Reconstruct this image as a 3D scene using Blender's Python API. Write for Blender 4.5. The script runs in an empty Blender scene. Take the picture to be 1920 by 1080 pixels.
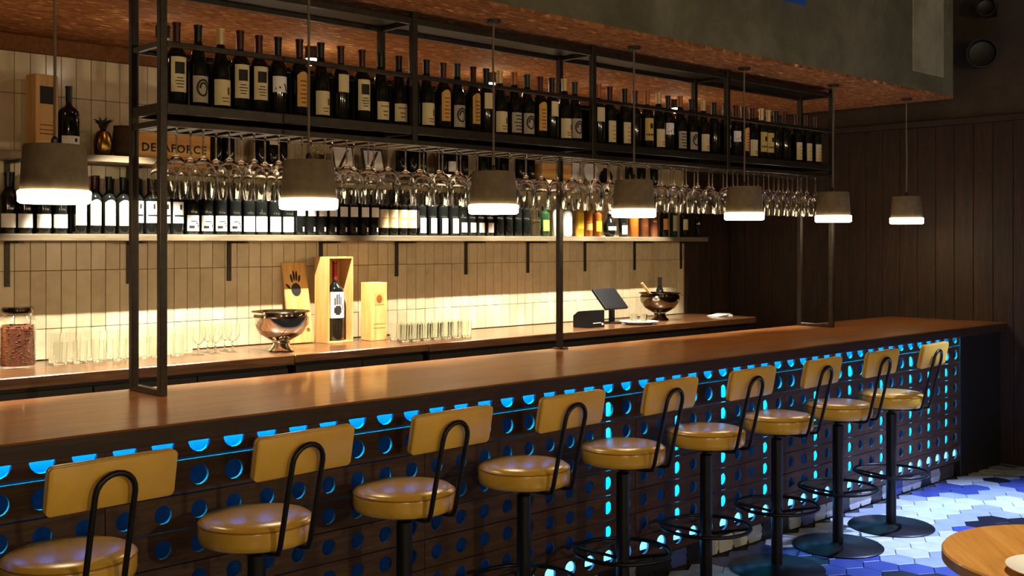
import bpy, bmesh, math, random
from math import sin, cos, pi, radians, sqrt
random.seed(7)
C = bpy.context.scene.collection
# ------------------------------------------------------------------ camera
F = 2050.0; HZ = 454.0; CH = 1.65                      # focal length in pixels, horizon row, eye height
AL = math.atan2(2160.0, F); ca, sa = cos(AL), sin(AL)
cam = bpy.data.cameras.new('camera'); cam_o = bpy.data.objects.new('camera', cam); C.objects.link(cam_o)
cam.sensor_width = 36.0; cam.lens = F/1920*36.0; cam.shift_y = -(540-HZ)/1920.0
cam.clip_start = 0.05
cam_o.location = (0, 0, CH); cam_o.rotation_euler = (pi/2, 0, -(pi/2-AL))
bpy.context.scene.camera = cam_o
# ------------------------------------------------------------------ world, view
w = bpy.data.worlds.new('world'); bpy.context.scene.world = w; w.use_nodes = True
w.node_tree.nodes['Background'].inputs[0].default_value = (0.9, 0.72, 0.5, 1)
w.node_tree.nodes['Background'].inputs[1].default_value = 0.02
vs = bpy.context.scene.view_settings
vs.view_transform = 'Standard'; vs.look = 'None'; vs.gamma = 1; vs.use_curve_mapping = False
vs.exposure = 0.0
bpy.context.scene.cycles.transparent_max_bounces = 48
# ------------------------------------------------------------------ room lamps (fixtures are built further down)
def lamp(kind, name, loc, energy, col, target=None, size=0.1, cone=None, blend=0.3):
    l = bpy.data.lights.new(name, kind); l.energy = energy; l.color = col
    if kind == 'AREA': l.shape = 'DISK'; l.size = size
    else: l.shadow_soft_size = size
    if cone: l.spot_size = radians(cone); l.spot_blend = blend
    o = bpy.data.objects.new(name, l); C.objects.link(o); o.location = loc
    if target:
        import mathutils
        d = mathutils.Vector(target)-mathutils.Vector(loc)
        o.rotation_euler = d.to_track_quat('-Z', 'Y').to_euler()
    return o
SPOT_X = (1.15, 2.475, 3.34, 4.67, 5.65, 6.56); SPOT_Y = 5.12; CEIL = 2.72
for sx in SPOT_X:
    lamp('SPOT', 'downlight_beam', (sx, SPOT_Y, 2.600), 400, (1, .93, .80), (sx, 5.20, 1.2), .010, 79, .28)
ROOM_SPOTS = [((3.35, 1.1, 3.5), 300, (1, .88, .66), (3.35, 1.15, .8), 42, .06)]
COOL_SPOTS = [((7.3, 1.7, 3.5), 2000, (.42, .54, 1.0), (6.5, 1.9, 0), 58, .05)]
SCONCES = [(-1.2, 140), (2.2, 165), (5.6, 100)]         # warm wall lamps on the wall behind the guests
for (sx, e) in SCONCES:
    lamp('POINT', 'wall_lamp_light', (sx, -2.38, 2.1), e, (1, .80, .48), None, .06)
for (p, e, c, t, cn, sz) in ROOM_SPOTS+COOL_SPOTS:
    lamp('SPOT', 'spot_beam', p, e, c, t, sz, cn, .6)
# ------------------------------------------------------------------ helpers
def ray(x, y=HZ):
    a = (x-960)/F
    return ca+a*sa, sa-a*ca, (HZ-y)/F
def atY(x, Y, y=HZ):                                   # pixel -> point on a plane Y = const
    dx, dy, dz = ray(x, y); t = Y/dy
    return dx*t, Y, CH+dz*t
def proj(X, Y, Z):
    fz = X*ca+Y*sa; r = X*sa-Y*ca
    return (960+F*r/fz, HZ-F*(Z-CH)/fz, fz) if fz > .1 else (-9999, -9999, fz)
def tag(o, label, cat, group=None, kind=None):
    if label: o['label'] = label
    if cat: o['category'] = cat
    if group: o['group'] = group
    if kind: o['kind'] = kind
    return o
def ordn(n):
    return '%d%s' % (n, 'th' if 10 <= n % 100 <= 20 else {1: 'st', 2: 'nd', 3: 'rd'}.get(n % 10, 'th'))
class MB:
    def __init__(s): s.v = []; s.f = []; s.m = []
    def add(s, vs, fs, mi=0):
        o = len(s.v); s.v += vs; s.f += [tuple(i+o for i in f) for f in fs]; s.m += [mi]*len(fs); return s
    def box(s, x0, y0, z0, x1, y1, z1, mi=0, c=0):
        if c <= 0:
            v = [(x, y, z) for z in (z0, z1) for y in (y0, y1) for x in (x0, x1)]
            return s.add(v, [(0, 2, 3, 1), (4, 5, 7, 6), (0, 1, 5, 4), (2, 6, 7, 3), (0, 4, 6, 2), (1, 3, 7, 5)], mi)
        lo = (x0, y0, z0); hi = (x1, y1, z1); v = []; idx = {}
        for k in range(8):
            sg = [(k >> a) & 1 for a in range(3)]
            for ax in range(3):
                p = [(hi[a] if sg[a] else lo[a]) if a == ax else ((hi[a]-c) if sg[a] else (lo[a]+c)) for a in range(3)]
                idx[(k, ax)] = len(v); v.append(tuple(p))
        f = []
        for ax in range(3):
            b, d = [a for a in range(3) if a != ax]
            for sd in (0, 1):
                ks = [(sd << ax)|(i << b)|(j << d) for i, j in ((0, 0), (1, 0), (1, 1), (0, 1))]
                q = [idx[(k, ax)] for k in ks]
                if (sd == 1) == (ax == 1): q.reverse()
                f.append(tuple(q))
        for ax in range(3):                             # edges along axis ax
            b, d = [a for a in range(3) if a != ax]
            for i in (0, 1):
                for j in (0, 1):
                    k0 = (i << b)|(j << d); k1 = k0|(1 << ax)
                    f.append((idx[(k0, b)], idx[(k1, b)], idx[(k1, d)], idx[(k0, d)]))
        for k in range(8): f.append((idx[(k, 0)], idx[(k, 1)], idx[(k, 2)]))
        return s.add(v, f, mi)
    def lathe(s, prof, n=20, c=(0, 0, 0), mi=0, closed=False):
        v = []; f = []; rings = []
        for (r, z) in prof:
            if r < 1e-6: rings.append([len(v)]); v.append((c[0], c[1], c[2]+z))
            else:
                rings.append(list(range(len(v), len(v)+n)))
                v += [(c[0]+r*cos(2*pi*i/n), c[1]+r*sin(2*pi*i/n), c[2]+z) for i in range(n)]
        pr = list(zip(rings, rings[1:]))
        if closed: pr.append((rings[-1], rings[0]))
        for a, b in pr:
            if len(a) == 1 and len(b) == 1: continue
            for i in range(n):
                j = (i+1) % n
                if len(a) == 1: f.append((a[0], b[j], b[i]))
                elif len(b) == 1: f.append((a[i], a[j], b[0]))
                else: f.append((a[i], a[j], b[j], b[i]))
        return s.add(v, f, mi)
    def cyl(s, c, r, z0, z1, n=20, mi=0):
        return s.lathe([(0, z0), (r, z0), (r, z1), (0, z1)], n, c, mi)
    def tube(s, pts, r, n=8, closed=False, mi=0):
        import mathutils
        P = [mathutils.Vector(p) for p in pts]; N = len(P); v = []; f = []
        up = None
        for i in range(N):
            if closed: t = (P[(i+1) % N]-P[i-1]).normalized()
            else: t = (P[min(i+1, N-1)]-P[max(i-1, 0)]).normalized()
            if up is None:
                up = mathutils.Vector((0, 0, 1)) if abs(t.z) < .9 else mathutils.Vector((1, 0, 0))
            a = t.cross(up).normalized(); b = a.cross(t).normalized(); up = b
            rr = r[i] if isinstance(r, (list, tuple)) else r
            v += [tuple(P[i]+a*rr*cos(2*pi*k/n)+b*rr*sin(2*pi*k/n)) for k in range(n)]
        for i in range(N if closed else N-1):
            for k in range(n):
                a0 = i*n+k; a1 = i*n+(k+1) % n; j = (i+1) % N
                f.append((a0, a1, j*n+(k+1) % n, j*n+k))
        if not closed:
            f.append(tuple(reversed(range(n)))); f.append(tuple(range((N-1)*n, N*n)))
        return s.add(v, f, mi)
    def bar(s, p, q, wd, mi=0):                          # square bar between two points
        import mathutils
        return s.tube([p, q], wd*.7071, 4, False, mi) if 0 else s._bar(p, q, wd, mi)
    def _bar(s, p, q, wd, mi):
        h = wd/2
        return s.box(min(p[0], q[0])-h, min(p[1], q[1])-h, min(p[2], q[2])-h, max(p[0], q[0])+h, max(p[1], q[1])+h, max(p[2], q[2])+h, mi, min(.002, wd*.12))
    def prism(s, poly, z0, z1, mi=0, axis='z'):          # 2-D polygon extruded; axis y: poly is (x,z)
        n = len(poly)
        mk = (lambda p, t: (p[0], p[1], t)) if axis == 'z' else ((lambda p, t: (p[0], t, p[1])) if axis == 'y' else (lambda p, t: (t, p[0], p[1])))
        v = [mk(p, z0) for p in poly]+[mk(p, z1) for p in poly]
        f = [tuple(reversed(range(n))), tuple(range(n, 2*n))]+[(i, (i+1) % n, n+(i+1) % n, n+i) for i in range(n)]
        return s.add(v, f, mi)
    def patch(s, r, a0, half, z0, z1, n=8, arch=0, mi=0, side=None):   # paper patch round a bottle
        v = []; f = []
        for i in range(n+1):
            t = -1+2*i/n; a = a0+half*t
            zt = z1-(arch*(t*t) if arch > 0 else 0)
            v += [(r*cos(a), r*sin(a), z0), (r*cos(a), r*sin(a), zt)]
        for i in range(n): f.append((2*i, 2*i+2, 2*i+3, 2*i+1))
        return s.add(v, f, mi)
    def mesh(s, name, mats, smooth=30, recalc=True):
        me = bpy.data.meshes.new(name); me.from_pydata(s.v, [], s.f)
        for m in (mats if isinstance(mats, (list, tuple)) else [mats]): me.materials.append(m)
        me.polygons.foreach_set('material_index', s.m)
        if recalc:
            bm = bmesh.new(); bm.from_mesh(me); bmesh.ops.recalc_face_normals(bm, faces=bm.faces); bm.to_mesh(me); bm.free()
        if smooth:
            me.polygons.foreach_set('use_smooth', [True]*len(me.polygons))
            me.set_sharp_from_angle(angle=radians(smooth))
        me.update(); return me
    def obj(s, name, mats, parent=None, loc=(0, 0, 0), rz=0, smooth=30):
        return inst(name, s.mesh(name, mats, smooth), parent, loc, rz)
def inst(name, me, parent=None, loc=(0, 0, 0), rz=0, rot=None):
    o = bpy.data.objects.new(name, me); C.objects.link(o); o.location = loc
    o.rotation_euler = rot if rot else (0, 0, rz)
    if parent: o.parent = parent
    return o
def thing(name, label, cat, loc=(0, 0, 0), rz=0, group=None):
    o = bpy.data.objects.new(name, None); C.objects.link(o); o.location = loc; o.rotation_euler = (0, 0, rz)
    o.empty_display_size = .05
    return tag(o, label, cat, group)
def struct(o): o['kind'] = 'structure'; return o
# ------------------------------------------------------------------ materials
def srgb(r, g, b):
    f = lambda c: (c/255/12.92) if c/255 <= .04045 else ((c/255+.055)/1.055)**2.4
    return (f(r), f(g), f(b), 1)
class NT:
    def __init__(s, name):
        s.mat = bpy.data.materials.new(name); s.mat.use_nodes = True; s.t = s.mat.node_tree
        s.n = s.t.nodes; s.p = s.n['Principled BSDF']; s.out = s.n['Material Output']
    def new(s, ty, **kw):
        nd = s.n.new(ty)
        for k, v in kw.items():
            if hasattr(nd, k): setattr(nd, k, v)
        return nd
    def link(s, a, b): s.t.links.new(a, b)
    def coords(s, scale=(1, 1, 1), rnd=True, kind='Object'):
        tc = s.new('ShaderNodeTexCoord'); mp = s.new('ShaderNodeMapping'); mp.inputs['Scale'].default_value = scale
        s.link(tc.outputs[kind], mp.inputs['Vector'])
        if rnd:
            oi = s.new('ShaderNodeObjectInfo'); mu = s.new('ShaderNodeVectorMath', operation='SCALE')
            cb = s.new('ShaderNodeCombineXYZ')
            s.link(oi.outputs['Random'], cb.inputs[0]); s.link(oi.outputs['Random'], cb.inputs[1]); s.link(oi.outputs['Random'], cb.inputs[2])
            s.link(cb.outputs[0], mu.inputs[0]); mu.inputs['Scale'].default_value = 37.0
            s.link(mu.outputs[0], mp.inputs['Location'])
        return mp.outputs[0]
    def ramp(s, fac, stops):
        r = s.new('ShaderNodeValToRGB'); e = r.color_ramp.elements
        while len(e) < len(stops): e.new(.5)
        for i, (p, c) in enumerate(stops): e[i].position = p; e[i].color = c
        s.link(fac, r.inputs[0]); return r.outputs[0]
    def noise(s, vec, scale, detail=4, rough=.6, dist=0):
        nz = s.new('ShaderNodeTexNoise'); nz.inputs['Scale'].default_value = scale
        nz.inputs['Detail'].default_value = detail; nz.inputs['Roughness'].default_value = rough; nz.inputs['Distortion'].default_value = dist
        s.link(vec, nz.inputs['Vector']); return nz.outputs['Fac']
    def bump(s, h, strength=.3, dist=.01):
        b = s.new('ShaderNodeBump'); b.inputs['Strength'].default_value = strength; b.inputs['Distance'].default_value = dist
        s.link(h, b.inputs['Height']); s.link(b.outputs[0], s.p.inputs['Normal'])
def setp(p, rough=.5, metal=0, spec=.5, coat=0):
    p.inputs['Roughness'].default_value = rough; p.inputs['Metallic'].default_value = metal
    p.inputs['Specular IOR Level'].default_value = spec; p.inputs['Coat Weight'].default_value = coat
    p.inputs['Coat Roughness'].default_value = .08
def plain(name, col, rough=.5, metal=0, spec=.5, coat=0, var=.12, vscale=12, bump=0):
    t = NT(name); setp(t.p, rough, metal, spec, coat)
    v = t.coords(); f = t.noise(v, vscale, 3)
    lo = tuple(c*(1-var) for c in col[:3])+(1,); hi = tuple(min(1, c*(1+var)) for c in col[:3])+(1,)
    t.link(t.ramp(f, [(.3, lo), (.7, hi)]), t.p.inputs['Base Color'])
    if bump: t.bump(f, bump, .003)
    return t.mat
def wood(name, dark, mid, light, axis='x', rough=.5, coat=0, scale=1.0, spec=.4, bump=.15, rnd=True):
    t = NT(name); setp(t.p, rough, 0, spec, coat)
    s = {'x': (1.2, 14, 14), 'y': (14, 1.2, 14), 'z': (14, 14, 1.2)}[axis]
    v = t.coords(tuple(k*scale for k in s), rnd)
    f1 = t.noise(v, 2.2, 6, .65, .8); f2 = t.noise(v, 9, 3, .6)
    mx = t.new('ShaderNodeMath', operation='MULTIPLY_ADD'); mx.inputs[1].default_value = .35
    sc = t.new('ShaderNodeMath', operation='MULTIPLY'); sc.inputs[1].default_value = .72
    t.link(f1, sc.inputs[0]); t.link(f2, mx.inputs[0]); t.link(sc.outputs[0], mx.inputs[2])
    t.link(t.ramp(mx.outputs[0], [(.3, dark), (.52, mid), (.75, light)]), t.p.inputs['Base Color'])
    if bump: t.bump(mx.outputs[0], bump, .002)
    return t.mat
def emit(name, col, strength):
    t = NT(name); t.p.inputs['Base Color'].default_value = (.8, .8, .8, 1)
    t.p.inputs['Emission Color'].default_value = col; t.p.inputs['Emission Strength'].default_value = strength
    return t.mat
def clear_glass(name, tint=(1, 1, 1, 1), base=.10, gain=1.0):
    t = NT(name); t.n.remove(t.p)
    tr = t.new('ShaderNodeBsdfTransparent'); tr.inputs[0].default_value = tint
    gl = t.new('ShaderNodeBsdfGlossy'); gl.inputs[0].default_value = (1, 1, 1, 1); gl.inputs['Roughness'].default_value = .03
    lw = t.new('ShaderNodeLayerWeight'); lw.inputs[0].default_value = .35
    ma = t.new('ShaderNodeMath', operation='MULTIPLY_ADD'); ma.inputs[1].default_value = gain; ma.inputs[2].default_value = base
    t.link(lw.outputs['Facing'], ma.inputs[0])
    pw = t.new('ShaderNodeMath', operation='POWER'); pw.inputs[1].default_value = 1.25; t.link(ma.outputs[0], pw.inputs[0])
    mx = t.new('ShaderNodeMixShader'); t.link(pw.outputs[0], mx.inputs[0]); t.link(tr.outputs[0], mx.inputs[1]); t.link(gl.outputs[0], mx.inputs[2])
    t.link(mx.outputs[0], t.out.inputs[0]); return t.mat
def real_glass(name, col):
    t = NT(name); setp(t.p, .0, 0, .5); t.p.inputs['Base Color'].default_value = col
    t.p.inputs['Transmission Weight'].default_value = 1; t.p.inputs['IOR'].default_value = 1.45; return t.mat
M = {}
M['bar_top'] = wood('bar_top_wood', srgb(80, 42, 17), srgb(136, 82, 36), srgb(172, 110, 54), 'x', .28, .35, .8, bump=.05)
M['fascia'] = wood('fascia_wood', srgb(28, 18, 12), srgb(44, 29, 20), srgb(62, 42, 28), 'x', .55, 0, 1)
M['plank'] = wood('plank_wood', srgb(40, 26, 19), srgb(66, 45, 32), srgb(92, 65, 45), 'x', .65, 0, 1.2)
M['wall_wood'] = wood('wall_wood', srgb(20, 13, 9), srgb(40, 25, 15), srgb(66, 40, 23), 'z', .65, 0, .8)
M['back_top'] = wood('back_worktop_wood', srgb(50, 30, 17), srgb(88, 56, 32), srgb(120, 80, 47), 'x', .28, .3, .8, bump=.05)
M['shelf'] = wood('shelf_wood', srgb(84, 72, 54), srgb(112, 98, 74), srgb(138, 124, 96), 'x', .5, 0, .8)
M['pine'] = wood('pine_wood', srgb(176, 124, 62), srgb(214, 166, 96), srgb(232, 192, 128), 'z', .55, 0, .7)
M['pine_x'] = wood('crate_wood', srgb(196, 132, 58), srgb(232, 172, 86), srgb(244, 200, 120), 'x', .55, 0, .7)
M['table'] = wood('table_wood', srgb(168, 108, 44), srgb(200, 140, 66), srgb(218, 164, 92), 'x', .4, .15, .5)
M['cabinet'] = plain('dark_cabinet', srgb(24, 18, 15), .5)
M['black_wood'] = plain('black_panel', srgb(14, 12, 11), .6)
M['iron'] = plain('dark_iron', srgb(58, 52, 46), .42, .75, .5, 0, .25, 30)
M['black_metal'] = plain('black_metal', srgb(20, 20, 21), .38, .3, .5, 0, .2, 30)
M['steel'] = plain('polished_steel', srgb(232, 226, 214), .09, 1, .5, 0, .05)
M['dark_steel'] = plain('pewter', srgb(120, 108, 92), .14, 1, .5, 0, .1)
M['brass'] = plain('brass', srgb(150, 112, 48), .25, 1, .5, 0, .1)
M['seat'] = plain('mustard_leather', srgb(208, 164, 60), .24, 0, .75, 0, .1, 9, .15)
M['seat_back'] = plain('mustard_panel', srgb(216, 170, 66), .45, 0, .5, 0, .08, 9, .1)
M['piping'] = plain('mustard_piping', srgb(150, 104, 36), .5)
M['concrete_lamp'] = plain('lamp_concrete', srgb(120, 106, 84), .85, 0, .3, 0, .18, 20, .2)
M['cord'] = plain('woven_cord', srgb(110, 96, 78), .8)
M['glow'] = emit('pendant_diffuser', (1, .78, .46, 1), 24)
M['bulb'] = emit('downlight_bulb', (1, .9, .7, 1), 90)
M['led_cyan'] = emit('cyan_led', (0, .64, 1, 1), 230)
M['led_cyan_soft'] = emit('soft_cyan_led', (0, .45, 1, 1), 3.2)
M['led_white'] = emit('foot_led', (.05, .45, 1, 1), 6)
M['blue_board'] = plain('cavity_backing', (.004, .052, .19, 1), .7, 0, .2)
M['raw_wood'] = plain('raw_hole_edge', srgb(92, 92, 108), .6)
M['plaster'] = plain('room_plaster', srgb(92, 74, 56), .9, 0, .2)
M['glass'] = real_glass('clear_glass', (1, 1, .99, 1))
M['tumbler'] = real_glass('tumbler_glass', (.98, 1, .98, 1))
M['jar_glass'] = clear_glass('jar_glass', (.97, .98, .97, 1), .05, .8)
M['bottle'] = plain('dark_bottle_glass', (.006, .007, .006, 1), .07, 0, .6)
M['bottle_green'] = plain('green_bottle_glass', (.012, .035, .012, 1), .07, 0, .6)
M['white'] = plain('white_ceramic', srgb(236, 232, 222), .25, 0, .5, .2, .04)
M['ink'] = plain('black_ink', srgb(26, 20, 16), .7)
M['brown_ink'] = plain('brown_ink', srgb(130, 72, 24), .7)
M['black_plastic'] = plain('black_plastic', srgb(12, 12, 13), .6, 0, .2)
M['screen'] = plain('dark_screen', srgb(6, 6, 8), .5, 0, .25)
M['leaf'] = plain('dark_leaf', srgb(34, 34, 20), .5)
M['nuts'] = plain('nuts', srgb(104, 56, 32), .6, 0, .4, 0, .35, 60)
M['grain'] = plain('golden_cereal', srgb(206, 140, 50), .6, 0, .4, 0, .3, 60)
M['basket'] = plain('brown_basket', srgb(64, 44, 28), .8, 0, .3, 0, .3, 60, .5)
M['blue_sign'] = plain('blue_sign', srgb(44, 92, 170), .4)
M['grout'] = plain('grout', srgb(112, 88, 62), .9)
M['floor_grout'] = plain('floor_grout', srgb(60, 60, 66), .9)
for k, c in dict(cream=(222, 204, 158), white_=(240, 234, 222), orange=(214, 162, 84), grey=(176, 164, 144), pink=(206, 178, 164), ochre=(206, 178, 96), lime=(190, 196, 70), yellow=(236, 196, 40), tan=(206, 150, 70)).items():
    M['paper_'+k] = plain('label_paper_'+k, srgb(*c), .7, 0, .3, 0, .06)
for k, c in dict(maroon=(66, 24, 20), black=(22, 22, 24), cream=(212, 186, 132), teal=(34, 56, 56), orange=(168, 96, 46), red=(150, 24, 22), white=(220, 214, 200)).items():
    M['foil_'+k] = plain('foil_'+k, srgb(*c), .35, .2)
for k, c in dict(amber=(.30, .09, .012, 1), brown=(.10, .03, .01, 1), terra=(.25, .08, .035, 1), pale=(.45, .5, .42, 1), gold=(.55, .32, .04, 1)).items():
    M['liquor_'+k] = plain('liquor_'+k, c, .08, 0, .6)
def tile_mat():
    t = NT('glazed_tile'); setp(t.p, .22, 0, .5, 0)
    oi = t.new('ShaderNodeObjectInfo')
    v = t.coords((4, 4, 4)); f = t.noise(v, 3, 3)
    a = t.new('ShaderNodeMath', operation='MULTIPLY_ADD'); a.inputs[1].default_value = .35
    t.link(oi.outputs['Random'], a.inputs[0]); t.link(f, a.inputs[2])
    t.link(t.ramp(a.outputs[0], [(.3, srgb(182, 164, 128)), (.9, srgb(208, 190, 154))]), t.p.inputs['Base Color'])
    t.bump(t.noise(v, 5, 2), .08, .004); return t.mat
M['tile'] = tile_mat()
def osb_mat():
    t = NT('strand_board'); setp(t.p, .9, 0, .08)
    cols = []
    fs = []
    for rot in (0.3, 1.45, 2.5):
        tc = t.new('ShaderNodeTexCoord'); mp = t.new('ShaderNodeMapping'); mp.inputs['Rotation'].default_value = (0, 0, rot); mp.inputs['Scale'].default_value = (14, 50, 14)
        t.link(tc.outputs['Object'], mp.inputs['Vector'])
        vo = t.new('ShaderNodeTexVoronoi'); vo.inputs['Scale'].default_value = 1.6
        t.link(mp.outputs[0], vo.inputs['Vector'])
        sp = t.new('ShaderNodeSeparateColor'); t.link(vo.outputs['Color'], sp.inputs[0]); fs.append(sp.outputs[0])
    m1 = t.new('ShaderNodeMath', operation='MAXIMUM'); t.link(fs[0], m1.inputs[0]); t.link(fs[1], m1.inputs[1])
    ad = t.new('ShaderNodeMath', operation='MULTIPLY'); t.link(m1.outputs[0], ad.inputs[0]); t.link(fs[2], ad.inputs[1])
    t.link(t.ramp(ad.outputs[0], [(.0, srgb(124, 80, 44)), (.45, srgb(160, 106, 60)), (.8, srgb(180, 124, 74)), (.92, srgb(236, 190, 132))]), t.p.inputs['Base Color'])
    t.bump(ad.outputs[0], .2, .003); return t.mat
M['osb'] = osb_mat()
def concrete_mat(name, a, b, c):
    t = NT(name); setp(t.p, .85, 0, .2)
    v = t.coords((1, 1, 1), False); f = t.noise(v, 1.6, 8, .7, .4)
    t.link(t.ramp(f, [(.3, a), (.5, b), (.72, c)]), t.p.inputs['Base Color']); t.bump(f, .15, .01); return t.mat
M['concrete'] = concrete_mat('beam_concrete', srgb(84, 80, 60), srgb(106, 102, 78), srgb(132, 126, 100))
M['concrete_spill_lit'] = concrete_mat('light_spill_concrete', srgb(120, 114, 88), srgb(156, 150, 120), srgb(182, 174, 146))  # beam concrete paled to paint in a patch of spilled light
M['concrete_dark'] = concrete_mat('upper_wall_concrete', srgb(50, 42, 32), srgb(66, 56, 44), srgb(82, 70, 56))
HEXC = [('hex_white', (.62, .66, .68, 1)), ('hex_pale', (.36, .42, .50, 1)), ('hex_slate', (.06, .09, .34, 1)), ('hex_black', (.016, .018, .026, 1))]
HEXM = [plain(n, c, .32, 0, .5, 0, .12, 8) for n, c in HEXC]
# ------------------------------------------------------------------ the setting
XW = 8.27; YW = 5.85; YF = -2.6; XL = -2.2; HC = 3.6
fl = struct(MB().box(XL, YF, -.1, XW, 6.0, -.008).obj('floor', M['floor_grout'], smooth=0))
HR = .098
def hexpts(r, x=0, y=0): return [(x+r*cos(pi/6+i*pi/3), y+r*sin(pi/6+i*pi/3)) for i in range(6)]
hm = MB()
def hexmesh(mi):
    p = hexpts(HR-.0022); q = hexpts(HR-.0042); n = 6
    v = [(x, y, 0) for x, y in p]+[(x, y, .0065) for x, y in p]+[(x, y, .008) for x, y in q]
    f = [(i, (i+1) % 6, 6+(i+1) % 6, 6+i) for i in range(6)]+[(6+i, 6+(i+1) % 6, 12+(i+1) % 6, 12+i) for i in range(6)]+[tuple(range(12, 18))]
    return v, f
hv, hf = hexmesh(0)
HEX_ME = [MB().add(hv, hf).mesh('tile', m, 0) for m in HEXM]
import mathutils
def hexcol(X, Y):
    p = mathutils.Vector((X*1.15, Y*1.9, 3.7))
    k = mathutils.noise.noise(p)+.30*mathutils.noise.noise(mathutils.Vector((X*3.1, Y*3.9, 9.1)))
    if X > 7.6: k -= .25
    return 0 if k > .10 else 1 if k > -.04 else 2 if k > -.22 else 3
dx = HR*sqrt(3); dy = HR*1.5
cand = []; rest = MB()
for j in range(int((3.40-YF)/dy)):
    for i in range(int((XW-XL)/dx)):
        X = XL+.1+i*dx+(dx/2 if j % 2 else 0); Y = 3.335-j*dy
        if X > XW-.02 or Y < YF+.1: continue
        px, py, d = proj(X, Y, 0)
        if -20 < px < 2000 and 860 < py < 1150: cand.append((-d, X, Y))
        else: rest.add([(x+X, y+Y, z-.008) for x, y, z in hv], hf, hexcol(X, Y))
cand.sort(reverse=True)
for k, (d, X, Y) in enumerate(cand):
    if k < 300: inst('tile', HEX_ME[hexcol(X, Y)], fl, (X, Y, -.008))
    else: rest.add([(x+X, y+Y, z-.008) for x, y, z in hv], hf, hexcol(X, Y))
rs = rest.obj('tile_field', HEXM, fl, smooth=0); rs['kind'] = 'stuff'
wb = struct(MB().box(XL, YW+.006, 0, XW, YW+.12, CEIL+.1).obj('wall_back', M['grout'], smooth=0))
TW, TH, TX0, TX1 = .0797, .306, 1.06, 7.62
Z_T = [1.194-TH+.145, 1.194, 1.5, 1.806, 2.112, 2.418, 2.724]
ncol = int(round((TX1-TX0)/TW))
tme = MB().box(-TW/2+.0014, -.006, .0014, TW/2-.0014, .006, TH-.0014, 0, .0015).mesh('tile', M['tile'], 0)
tme_s = MB().box(-TW/2+.0014, -.006, .0014+.145, TW/2-.0014, .006, TH-.0014, 0, .0015).mesh('tile', M['tile'], 0)
tme_t = MB().box(-TW/2+.0014, -.006, .0014, TW/2-.0014, .006, .215, 0, .0015).mesh('tile', M['tile'], 0)
tiles = []
for r, z in enumerate([.888, 1.194, 1.5, 1.806, 2.112, 2.418]):
    for i in range(ncol):
        X = TX0+(i+.5)*TW
        pri = {0: 0, 1: 0, 2: 1}.get(r, 2 if X < 3.05 else 3)
        if proj(X, YW, 1.4)[0] < -30: pri = 4
        tiles.append((pri, X, r, z))
tiles.sort(key=lambda t: t[0]); trest = MB()
for k, (pri, X, r, z) in enumerate(tiles):
    me = tme_s if r == 0 else tme_t if r == 5 else tme
    if k < 300: inst('tile', me, wb, (X, YW, z), rot=(radians(random.uniform(-.35, .35)), 0, radians(random.uniform(-.5, .5))))
    else:
        zt = .215 if r == 5 else TH-.0014
        trest.box(X-TW/2+.0014, YW-.006, z+(.1464 if r == 0 else .0014), X+TW/2-.0014, YW+.006, z+zt, 0)
o = trest.obj('tile_field', M['tile'], wb, smooth=0); o['kind'] = 'stuff'
pw_ = (XW-TX1)/4
for i in range(4):
    MB().box(.002, -.012, 0, pw_-.002, .006, CEIL, 0, .002).obj('plank', M['wall_wood'], wb, (TX1+.004+i*pw_, YW, 0))
wr = struct(MB().box(XW+.004, YF, 0, XW+.14, 6.0, HC).obj('wall_right', M['concrete_dark'], smooth=0))
PWR = .148; npl = int((YW-.02-.6)/PWR)
pme = MB().box(-.016, .002, 0, .004, PWR-.002, 2.55, 0, .002).mesh('plank', M['wall_wood'], 30)
for i in range(npl): inst('plank', pme, wr, (XW, YW-.02-(i+1)*PWR, 0))
MB().box(-.03, .6, 2.552, .004, YW-.02, 2.60, 0, .003).obj('header_strip', M['fascia'], wr, (XW, 0, 0))
struct(MB().box(XL-.12, YF, 0, XL, 6.0, HC).obj('wall_left', M['plaster'], smooth=0))
struct(MB().box(XL, YF-.12, 0, XW, YF, HC).obj('wall_front', M['plaster'], smooth=0))
XS = 8.0; YS = 3.65
struct(MB().box(XL, YS, CEIL, XS, YW+.12, CEIL+.018).obj('ceiling', M['osb'], smooth=0))
beam = struct(MB().box(XL, YS, CEIL+.0182, XS, YW+.12, HC).obj('trim_1', M['concrete'], smooth=0))
MB().box(7.36, YS-.006, CEIL+.14, 7.84, YS+.02, HC-.001, 0, .006).obj('light_spill_panel', M['concrete_spill_lit'], beam)  # added panel, its paler colour stands for light spilling on the beam
struct(MB().box(XL, YF, HC, XW+.14, 6.0, HC+.1).obj('ceiling', M['plaster'], smooth=0))
struct(MB().box(TX0, YW-.03, 2.632, 8.0, YW+.004, CEIL-.001, 0, .003).obj('trim_2', plain('brown_cornice', srgb(112, 72, 42), .85, 0, .1, 0, .2, 40), smooth=0))
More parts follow.
